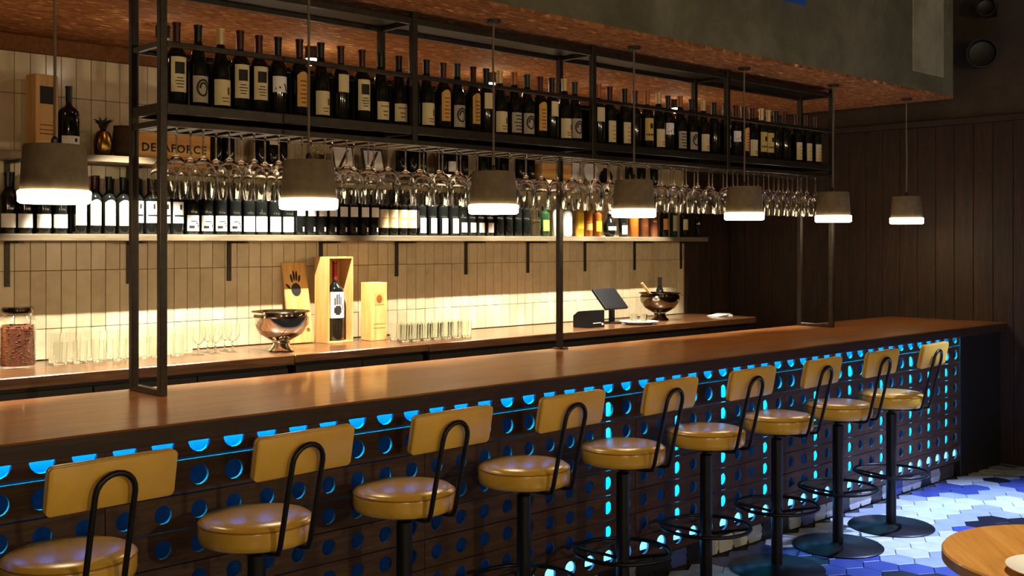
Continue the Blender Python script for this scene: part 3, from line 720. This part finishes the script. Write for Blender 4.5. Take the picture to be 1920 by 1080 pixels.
jv = thing('dried_flower_vase', 'small pewter vase of pale dried flowers above the second lamp', 'vase', (X0, 5.72, UZ+.0005))
MB().lathe([(0, 0), (.035, 0), (.045, .03), (.04, .06), (.022, .08), (.026, .09), (.02, .09), (.017, .08), (0, .078)], 16).obj('vessel', M['dark_steel'], jv)
fm = MB()
for i in range(60):
    a = random.uniform(0, 2*pi); t = random.random(); rr = .065*sqrt(t); zz = .10+random.random()*.075
    fm.lathe([(0, -.008), (.008, 0), (0, .008)], 5, (rr*cos(a), rr*sin(a), zz))
for i in range(8):
    a = i*.8; fm.tube([(0, 0, .07), (.03*cos(a), .03*sin(a), .13)], .0015, 4)
fm.obj('flowers', M['paper_cream'], jv)
for k, (pxa, hh, lean, mat, lb) in enumerate(((650, .17, .30, 'paper_white_', 'black-framed pale print leaning left on the upper shelf'), (706, .16, .2, 'paper_white_', 'second black-framed pale print leaning by the dark bottles'))):
    X0 = atY(pxa, 5.72)[0]
    fr = thing('framed_print', lb, 'picture', (X0, 5.735, UZ+.0005), 0, 'prints leaning on the upper shelf')
    wd = .17
    MB().box(-wd/2, -.006, 0, -wd/2+.014, .006, hh, 0, .001).obj('frame_side', M['black_wood'], fr)
    MB().box(wd/2-.014, -.006, 0, wd/2, .006, hh, 0, .001).obj('frame_side', M['black_wood'], fr)
    MB().box(-wd/2+.0142, -.006, 0, wd/2-.0142, .006, .014, 0, .001).obj('frame_rail', M['black_wood'], fr)
    MB().box(-wd/2+.0142, -.006, hh-.014, wd/2-.0142, .006, hh, 0, .001).obj('frame_rail', M['black_wood'], fr)
    s = MB().box(-wd/2+.0142, -.002, .0142, wd/2-.0142, .004, hh-.0142).obj('sheet', M[mat], fr)
    MB().prism([(-.05, .02), (-.03, .02), (.05, .14), (.03, .14)], -.0035, -.0022, axis='y').obj('print', M['ink'], fr)
    fr.rotation_euler = (-.25, 0, 0)
xa, xb = atY(1013, 5.69)[0], atY(1070, 5.69)[0]; hw = (xb-xa)/2
cr = thing('wooden_crate', 'small orange wooden crate on the upper shelf between lamps', 'crate', ((xa+xb)/2, 5.735, UZ+.0005))
MB().box(-hw, -.065, 0, hw, -.053, .13, 0, .001).obj('front_board', M['pine_x'], cr)
MB().box(-hw, .053, 0, hw, .065, .13, 0, .001).obj('back_board', M['pine_x'], cr)
for s in (-1, 1): MB().box(s*hw-(.012 if s > 0 else 0), -.0528, 0, s*hw+(0 if s > 0 else .012), .0528, .13, 0, .001).obj('end_board', M['pine_x'], cr)
MB().box(-.012, -.0665, .004, .012, -.0652, .126).obj('batten', M['pine'], cr)
pm = MB().lathe([(0, 0), (.05, .002), (.085, .012), (.084, .015), (.05, .006), (0, .004)], 24).mesh('plate', M['white'], 40)
for k, px in enumerate((1086, 1104)):
    o = tag(inst('plate', pm, None, (atY(px, 5.76)[0], 5.79-.045*k, UZ+.0858), rot=(radians(80), 0, 0)), 'white plate standing on edge right of the small crate, %s one' % ('left', 'right')[k], 'plate', 'plates standing on the upper shelf')
vs_ = tag(MB().lathe([(0, 0), (.03, 0), (.05, .03), (.055, .06), (.04, .1), (.02, .115), (.024, .125), (.018, .125), (0, .11)], 18).obj('vase', M['black_plastic'], None, (atY(1136, 5.68)[0], 5.68, UZ+.0005)), 'round dark vase on the upper shelf beside the plates', 'vase')
# ------------------------------------------------------------------ back counter
CT = 1.03; CY = 5.19
secs = [(TX0, 3.276, .055, 'left long back counter section with brown wood top and jars'), (3.28, 4.228, .045, 'middle back counter section holding the steel bowl and wine boxes'), (4.232, 7.72, .05, 'right long back counter section with brown wood top and till')]
for k, (x0, x1, th, lb) in enumerate(secs):
    g = thing('back_counter', lb, 'counter', (0, 0, 0))
    MB().box(x0, CY+(0 if k != 1 else .0), CT-th, x1, YW-.016, CT, 0, .004).obj('worktop', M['back_top'], g)
    MB().box(x0+.02, CY+.05, 0, x1-.02, YW-.016, CT-th-.0005).obj('cabinet_body', M['cabinet'], g)
    nd = max(2, int((x1-x0)/.5)); dw = (x1-x0-.04)/nd
    for i in range(nd):
        d = MB().box(x0+.02+i*dw+.003, CY+.03, .12, x0+.02+(i+1)*dw-.003, CY+.0495, CT-th-.02, 0, .002).obj('door', M['cabinet'], g)
        MB().box(x0+.02+(i+.5)*dw-.05, CY+.012, CT-th-.10, x0+.02+(i+.5)*dw+.05, CY+.0298, CT-th-.088, 0, .002).obj('handle', M['iron'], d)
CZ = CT+.0005
def jar(px, y, r, h, fill, label):
    X, Y = atY(px, y)[0], y
    g = thing('storage_jar', label, 'jar', (X, Y, CZ))
    MB().lathe([(0, 0), (r*.95, 0), (r, .01), (r, h*.78), (r*.82, h*.86), (r*.82, h*.9)], 24).obj('glass_body', M['jar_glass'], g)
    f = MB(); f.lathe([(0, .0085), (r*.955, .0125), (r*.955, h*.66), (r*.6, h*.70), (0, h*.68)], 24)
    for i in range(420):
        a = random.uniform(0, 2*pi); z = random.uniform(.02, h*.68); s = random.uniform(.006, .010)
        if i > 330: rr = r*.9*sqrt(random.random()); z = h*.69
        else: rr = r*.93
        f.lathe([(0, -s*.7), (s*.8, 0), (0, s*.7)], 5, (rr*cos(a), rr*sin(a), z))
    fo = f.obj('contents', fill, g, smooth=60); fo['kind'] = 'stuff'
    MB().lathe([(0, h*.901), (r*.86, h*.901), (r*.88, h*.93), (r*.88, h*.985), (r*.8, h), (0, h)], 24).obj('lid', M['dark_steel'], g)
jar(33, 5.60, .083, .30, M['nuts'], 'large glass jar of brown nuts with grey lid on back counter')
jar(-44, 5.63, .083, .29, M['grain'], 'glass jar of golden cereal at the left edge of the counter')
tb = {}
def tumbler_me(r, h):
    if (r, h) not in tb: tb[(r, h)] = MB().lathe([(0, 0), (r*.85, 0), (r*.88, .004), (r, h), (r*.955, h), (r*.84, .014), (0, .012)], 18).mesh('tumbler', M['tumbler'], 40)
    return tb[(r, h)]
goblet_me = MB().lathe([(0, 0), (.034, 0), (.034, .003), (.006, .008), (.005, .055), (.02, .065), (.038, .09), (.042, .12), (.038, .155), (.0368, .155), (.0407, .12), (.0367, .092), (.019, .068), (0, .066)], 18).mesh('goblet', M['tumbler'], 40)
n = 0
for row, (y, xs, h) in enumerate(((5.58, [112, 150, 186, 224, 268, 296, 332], .115), (5.70, [104, 138, 174, 210, 246, 282, 316, 350], .15))):
    for px in xs:
        n += 1
        tag(inst('tumbler', tumbler_me(.038, h), None, (atY(px, y)[0], y, CZ)), 'clear tumbler between jar and steel bowl, %s row, %s from the left' % (('front', 'rear')[row], ordn(xs.index(px)+1)), 'glass', 'tumblers left of the steel bowl')
for k, (px, y) in enumerate(((372, 5.56), (404, 5.57), (436, 5.58), (390, 5.68), (422, 5.69))):
    tag(inst('goblet', goblet_me, None, (atY(px, y)[0], y, CZ)), 'clear stemmed goblet near the steel bowl, %s' % ('front row left', 'front row middle', 'front row right', 'rear row left', 'rear row right')[k], 'glass', 'goblets left of the steel bowl')
def bowl_thing(px, y, R_, h, mat, label):
    X = atY(px, y)[0]
    g = thing('punch_bowl', label, 'bowl', (X, y, CZ))
    MB().lathe([(0, 0), (R_*.42, 0), (R_*.44, .006), (R_*.34, .02), (R_*.26, .045), (R_*.3, .058), (0, .058)], 28).obj('pedestal', mat, g)
    hb = .0585
    MB().lathe([(0, hb), (R_*.35, hb+.004), (R_*.72, hb+.04), (R_*.93, hb+.09), (R_*.96, h-.03), (R_*.90, h-.012), (R_*1.02, h), (R_*1.0, h+.003), (R_*.88, h-.008), (R_*.93, h-.03), (R_*.90, hb+.09), (R_*.69, hb+.045), (R_*.33, hb+.01), (0, hb+.008)], 32).obj('basin', mat, g)
    return g
bowl_thing(527, 5.42, .165, .225, M['steel'], 'polished steel pedestal bowl in front of the pine wine boxes')
X0 = atY(592, 5.70, 640)[0]
hp = thing('display_board', 'leaning pine board printed with a black hand behind the steel bowl', 'board', (atY(565, 5.74)[0], 5.733, CZ+.0025), .0)
MB().box(-.085, -.008, 0, .085, .008, .50, 0, .002).obj('board', M['pine'], hp)
hand_mb(1.15, -.0082, 'ink').obj('handprint', M['ink'], hp, (-.005, 0, .33))
MB().cyl((.05, 0, 0), .012, 0, .002).obj('brand_mark', M['brown_ink'], hp, (0, -.0081, .08)).rotation_euler = (pi/2, 0, 0)
hp.rotation_euler = (-.20, 0, 0)
xa, xb = atY(614, 5.62)[0], atY(657, 5.62)[0]
Xc = (xa+xb)/2; hw = .092
wbx = thing('wine_box', 'open pine wine box holding a bottle with handprint label', 'box', (Xc-.0, 5.67, CZ), 0)
MB().box(-hw, .068, 0, hw, .08, .53, 0, .001).obj('back_board', M['pine'], wbx)
MB().box(-hw, -.07, 0, -hw+.010, .0678, .53, 0, .001).obj('side_board', M['pine'], wbx)
MB().box(hw-.010, -.07, 0, hw, .0678, .53, 0, .001).obj('side_board', M['pine'], wbx)
MB().box(-hw+.0102, -.07, 0, hw-.0102, .0678, .012, 0, .001).obj('bottom', M['pine'], wbx)
MB().box(-hw+.0102, -.07, .518, hw-.0102, .0678, .53, 0, .001).obj('top', M['pine'], wbx)
wine('bordeaux', Xc, 5.665, CZ+.0126, .056, .49, 'hand', 'red', 'large dark bottle with red capsule and handprint label inside open box', None, rz=-.25)
X0 = atY(703, 5.62)[0]
b = thing('wine_box', 'small closed pine wine box with orange seal right of the open box', 'box', (X0, 5.63, CZ), 0)
MB().box(-.062, -.055, 0, .062, .055, .365, 0, .002).obj('case', M['pine'], b)
MB().box(-.034, -.0562, .225, .034, -.0552, .30).obj('seal', M['paper_tan'], b)
MB().prism(ell(0, .262, .022, .026), -.057, -.0563, axis='y').obj('print', M['brown_ink'], b)
MB().box(-.045, -.0562, .08, .045, -.0552, .084).box(-.045, -.0562, .105, .045, -.0552, .109).obj('print', M['paper_tan'], b)
k = 0
Xa, Xb = atY(752, 5.45)[0], atY(868, 5.45)[0]
for rw in range(3):
    for i in range(7):
        x = Xa+(Xb-Xa)*i/6+(.02 if rw % 2 else 0)-.03+.03*rw; y = 5.38+rw*.085
        tag(inst('tumbler', tumbler_me(.036, .105), None, (x, y, CZ)), 'clear tumbler right of the wine boxes, %s row, %s from the left' % (('front', 'middle', 'rear')[rw], ordn(i+1)), 'glass', 'tumblers right of the wine boxes')
# till, printer, tray, second bowl, napkins
X0 = atY(1104, 5.40)[0]
pr = thing('receipt_printer', 'black receipt printer behind the middle rack post', 'printer', (X0, 5.40, CZ), .1)
MB().prism([(-.075, 0), (.075, 0), (.075, .085), (.03, .118), (-.075, .125)], -.09, .09, axis='x').obj('housing', M['black_plastic'], pr)
MB().box(-.05, -.0765, .03, .05, -.0752, .036).obj('paper_slot', M['white'], pr)
MB().box(.055, -.0775, .015, .075, -.0752, .03).obj('button', M['white'], pr)
X0 = atY(1147, 5.55)[0]
ts = thing('till_screen', 'black tilted touch-screen till on a single stand', 'till', (X0, 5.55, CZ), .05)
MB().lathe([(0, 0), (.075, 0), (.075, .008), (.03, .014), (0, .014)], 24).obj('base', M['black_plastic'], ts)
MB().box(-.022, -.015, .0142, .022, .015, .14, 0, .003).obj('stand', M['black_plastic'], ts)
sc = MB().box(-.135, -.012, 0, .135, .012, .20, 0, .004).obj('screen_case', M['black_plastic'], ts, (0, -.05, .11)); sc.rotation_euler = (-.75, 0, 0)
MB().box(-.12, -.0135, .015, .12, -.0121, .185).obj('display', M['screen'], sc)
bowl2 = bowl_thing(1237, 5.50, .165, .215, M['dark_steel'], 'dark pewter pedestal bowl with bottle necks beside the till')
X0 = atY(1237, 5.50)[0]
wine('bordeaux', X0+.0, 5.50, CZ+.0695, .03, .27, 'none', 'black', 'dark bottle standing in the pewter bowl, neck showing', None, rz=0)
st = tag(MB().tube([(-.045, -.01, .105), (-.115, 0, .205), (-.19, .0, .27), (-.22, 0, .30)], [.011, .011, .012, .009], 8).obj('wooden_pestle', M['pine'], None, (X0, 5.50, CZ)), 'brown wooden muddler leaning out of the pewter bowl', 'muddler')
X0, Yt = atY(1198, 5.34)[0], 5.34
tr = tag(MB().lathe([(0, 0), (.10, .0), (.14, .022), (.145, .022), (.105, .004), (0, .004)], 28).obj('serving_dish', M['white'], None, (X0, Yt, CZ)), 'shallow white dish holding small glasses before the pewter bowl', 'dish')
for k, (ox, oy) in enumerate(((-.055, .01), (0, .045), (.05, .0), (0, -.05))):
    tag(inst('small_glass', tumbler_me(.026, .07), None, (X0+ox, Yt+oy, CZ+.0048)), 'small clear glass in the white dish, %s' % ('left', 'rear', 'right', 'front')[k], 'glass', 'small glasses in the white dish')
X0 = atY(1350, 5.45)[0]
np_ = thing('napkin_pile', 'small pile of white papers on the counter end by dark wall', 'napkins', (X0, 5.45, CZ))
for i in range(3): MB().box(-.09, -.06, i*.006, .09, .06, i*.006+.005, 0, .001).obj('napkin', M['white'], np_, (i*.012, 0, 0), .3*i-.2)
# ------------------------------------------------------------------ ceiling downlights and room spots
for k, sx in enumerate(SPOT_X):
    g = thing('ceiling_downlight', 'small bright ceiling downlight behind the rack, %s from the left' % ordn(k+1), 'light', (sx, SPOT_Y, CEIL-.0005), 0, 'downlights behind the rack')
    MB().lathe([(0, 0), (.036, 0), (.036, -.062), (.03, -.064), (0, -.064)], 18).obj('housing', M['iron'], g)
    q = 1.0 if k in (2, 3, 5) else .5
    MB().lathe([(0, -.0642), (.024*q, -.066), (.034*q, -.076), (.03*q, -.088), (.016*q, -.097), (0, -.099)], 16).obj('bulb', M['bulb'], g)
for k, (p, e, c, t, cn, sz) in enumerate(ROOM_SPOTS+COOL_SPOTS):
    g = thing('ceiling_spotlight', ('round black ceiling spotlight above the round table', 'round black cool ceiling spotlight above the right floor')[k], 'light', (p[0], p[1], HC-.0005), 0, 'ceiling spotlights over the guest side')
    MB().lathe([(.05, -.09), (.07, -.09), (.07, 0), (0, 0), (0, -.03), (.05, -.03)], 20).obj('housing', M['black_metal'], g)
for k, (sx, e) in enumerate(SCONCES):
    g = thing('wall_lamp', 'small warm globe wall lamp behind the guests, %s' % ('leftmost', 'middle', 'rightmost')[k], 'lamp', (sx, YF+.0005, 2.1), 0, 'wall lamps behind the guests')
    MB().box(-.04, 0, -.06, .04, .02, .06, 0, .002).obj('back_plate', M['iron'], g)
    MB().tube([(0, .02, 0), (0, .10, 0)], .01, 8).obj('arm', M['iron'], g)
    MB().lathe([(.02, -.03), (.03, -.03), (.03, .03), (.02, .03)], 14, (0, .125, 0)).obj('holder', M['iron'], g)
# ------------------------------------------------------------------ pendant lamps
LY = 3.88; lx0 = 1.474; lst = (7.73-1.474)/6
LZ0 = 1.785; LZ1 = 1.99
shade = MB().lathe([(.112, .045), (.114, .047), (.104, .20), (.1, .205), (0, .205), (0, .195), (.095, .195), (.107, .055), (.107, .045)], 32).mesh('shade', M['concrete_lamp'], 40)
diff = MB().lathe([(0, .002), (.112, 0), (.120, .006), (.1215, .04), (.118, .0448), (0, .0448)], 32).mesh('diffuser', M['glow'], 40)
for i in range(7):
    X = lx0+i*lst
    g = thing('pendant_lamp', 'concrete pendant lamp with glowing rim over the bar, %s from the left' % ordn(i+1), 'lamp', (X, LY, LZ0), random.uniform(0, 6), 'concrete pendant lamps over the bar')
    inst('shade', shade, g); inst('diffuser', diff, g)
    MB().lathe([(0, .2052), (.012, .2052), (.012, .225), (.006, .235), (0, .235)], 12).obj('cord_grip', M['iron'], g)
    MB().tube([(0, 0, .235), (.002, 0, .5), (-.002, .001, .75), (0, 0, CEIL-LZ0-.015)], .0055, 6).obj('cord', M['cord'], g)
    MB().lathe([(0, CEIL-LZ0-.016), (.035, CEIL-LZ0-.014), (.04, CEIL-LZ0-.0006), (0, CEIL-LZ0-.0006)], 18).obj('canopy', M['iron'], g)
# ------------------------------------------------------------------ bar stools
SX0 = 1.213; SS = .593; SYY = 3.084; STZ = .785
base_me = MB().lathe([(0, 0), (.238, 0), (.24, .006), (.232, .012), (.05, .018), (.036, .026), (0, .026)], 40).mesh('base', M['black_metal'], 40)
pole_me = MB().lathe([(0, .0262), (.0285, .0262), (.0285, .655), (.024, .66), (.018, .663), (.018, .69), (0, .69)], 20).mesh('pole', M['black_metal'], 40)
plate_me = MB().box(-.10, -.10, .6905, .10, .10, .704, 0, .004).mesh('seat_plate', M['black_metal'], 40)
seat_me = MB().lathe([(0, .7045), (.168, .7045), (.177, .710), (.181, .725), (.181, .762), (.178, .772), (.165, .781), (.12, .786), (0, .789)], 40).mesh('seat', M['seat'], 50)
pip_me = MB().tube([(.1795*cos(2*pi*i/40), .1795*sin(2*pi*i/40), .767) for i in range(40)], .0032, 6, True).mesh('piping', M['piping'], 60)
ring_me = MB().tube([(.205*cos(2*pi*i/40), .205*sin(2*pi*i/40), .32) for i in range(40)], .009, 8, True).mesh('foot_ring', M['black_metal'], 60)
spoke_me = MB().tube([(.027, 0, .29), (.10, 0, .305), (.197, 0, .32)], .007, 6).mesh('spoke', M['black_metal'], 60)
arc = [(-.056, -.06, .698), (-.056, -.17, .698), (-.056, -.195, .705), (-.056, -.205, .73)]
for i in range(5): arc.append((-.056, -.205-.062*(i+1)/5, .73+.255*(i+1)/5))
for i in range(1, 10):
    t = pi*i/10; arc.append((-.056*cos(t), -.267-.011*sin(t), .985+.056*sin(t)))
arc += [(-x, y, z) for x, y, z in reversed(arc[:9])]
arch_me = MB().tube(arc, .0085, 8).mesh('back_frame', M['black_metal'], 60)
def rrect(w_, h_, r, n=5):
    pts = []
    for cx, cz, a0 in ((w_/2-r, h_/2-r, 0), (-w_/2+r, h_/2-r, pi/2), (-w_/2+r, -h_/2+r, pi), (w_/2-r, -h_/2+r, 3*pi/2)):
        pts += [(cx+r*cos(a0+i*pi/2/n), cz+r*sin(a0+i*pi/2/n)) for i in range(n+1)]
    return pts
def pad(w_, h_, r, y0, y1, c=.005):
    a = rrect(w_-2*c, h_-2*c, r); b = rrect(w_, h_, r); n = len(a); mb = MB()
    v = [(x, y0, z) for x, z in a]+[(x, y0+c, z) for x, z in b]+[(x, y1-c, z) for x, z in b]+[(x, y1, z) for x, z in a]
    f = [tuple(range(n)), tuple(reversed(range(3*n, 4*n)))]
    for q in range(3): f += [(q*n+i, q*n+(i+1) % n, (q+1)*n+(i+1) % n, (q+1)*n+i) for i in range(n)]
    return mb.add(v, f)
panel_me = pad(.36, .132, .016, 0, .012, .003).mesh('back_panel', M['seat_back'], 45)
cush_me = pad(.36, .132, .018, .0128, .028, .004).mesh('backrest', M['seat'], 45)
yaw = [.06, .07, .04, .04, .06, .04, .07, .05, .08]
for k in range(9):
    g = thing('bar_stool', 'mustard round-seated bar stool with black pole, %s from the left' % ordn(k+1), 'stool', (SX0+k*SS, SYY, .0005), yaw[k], 'mustard bar stools along the bar')
    inst('base', base_me, g); inst('pole', pole_me, g); inst('seat_plate', plate_me, g)
    s = inst('seat', seat_me, g); inst('piping', pip_me, s)
    r = inst('foot_ring', ring_me, g)
    for a in range(4): inst('spoke', spoke_me, r, (0, 0, 0), a*pi/2+.5)
    inst('back_frame', arch_me, g)
    b = inst('backrest', cush_me, g, (.006, -.254, 1.010), rot=(radians(11), 0, 0)); inst('back_panel', panel_me, b)
# ------------------------------------------------------------------ round table with plate
TXc, TYc, TZ = 3.323, 1.134, .75
t = thing('round_table', 'round light wooden table with thick rim in the foreground', 'table', (TXc, TYc, .0005), .7)
MB().lathe([(0, .712), (.372, .712), (.38, .717), (.38, .744), (.376, .7495), (0, .7495)], 64).obj('table_top', M['table'], t)
MB().lathe([(0, .03), (.03, .03), (.03, .7), (.12, .704), (.12, .7115), (0, .7115)], 24).obj('column', M['black_metal'], t)
MB().lathe([(0, 0), (.25, 0), (.25, .01), (.04, .0295), (0, .0295)], 32).obj('foot', M['black_metal'], t)
pd, pl_ = 2.95, 1.474
pX, pY = pd*ca+pl_*sa, pd*sa-pl_*ca
tag(MB().lathe([(0, 0), (.07, 0), (.08, .004), (.13, .018), (.131, .021), (.08, .009), (0, .006)], 40).obj('plate', M['white'], None, (pX, pY, TZ+.001)), 'white plate on the round wooden table', 'plate')
# ------------------------------------------------------------------ sign on the beam, spotlights on the far wall
xa, xb = atY(1400, YS)[0], atY(1508, YS)[0]
z0 = atY(1508, YS, 12)[2]
sg = thing('beam_sign', 'blue sign with pale marks fixed to the concrete beam', 'sign', ((xa+xb)/2, YS-.0005, z0), 0)
hw = (xb-xa)/2
MB().box(-hw, -.014, 0, hw, 0, .28, 0, .002).obj('board', M['blue_sign'], sg)
mk = MB()
for i in range(7): mk.box(-hw+.05+i*.07, -.0156, .03, -hw+.075+i*.07, -.0142, .05)
mk.obj('marks', M['paper_white_'], sg)
for k, (px, py) in enumerate(((1838, 102), (1845, 16))):
    dx_, dy_, dz_ = ray(px, py); tt = (XW-.14)/dx_
    g = thing('wall_spotlight', 'black %s spotlight head on the dark upper wall' % ('lower', 'upper')[k], 'spotlight', (XW+.0035, dy_*tt, CH+dz_*tt), 0, 'black spotlights on the upper wall')
    MB().box(-.012, -.04, -.05, 0, .04, .05, 0, .002).obj('mount', M['black_metal'], g)
    MB().tube([(-.012, 0, 0), (-.09, 0, 0)], .012, 8).obj('arm', M['black_metal'], g)
    s = (.11, .07)[k]
    hd = MB().lathe([(0, -.02), (s*.75, -.02), (s, .03), (s, .09), (s*.9, .09), (s*.8, .04), (0, .03)], 24).obj('head', M['black_metal'], g, (-.12, 0, 0)); hd.rotation_euler = (0, radians(-90), radians(25))
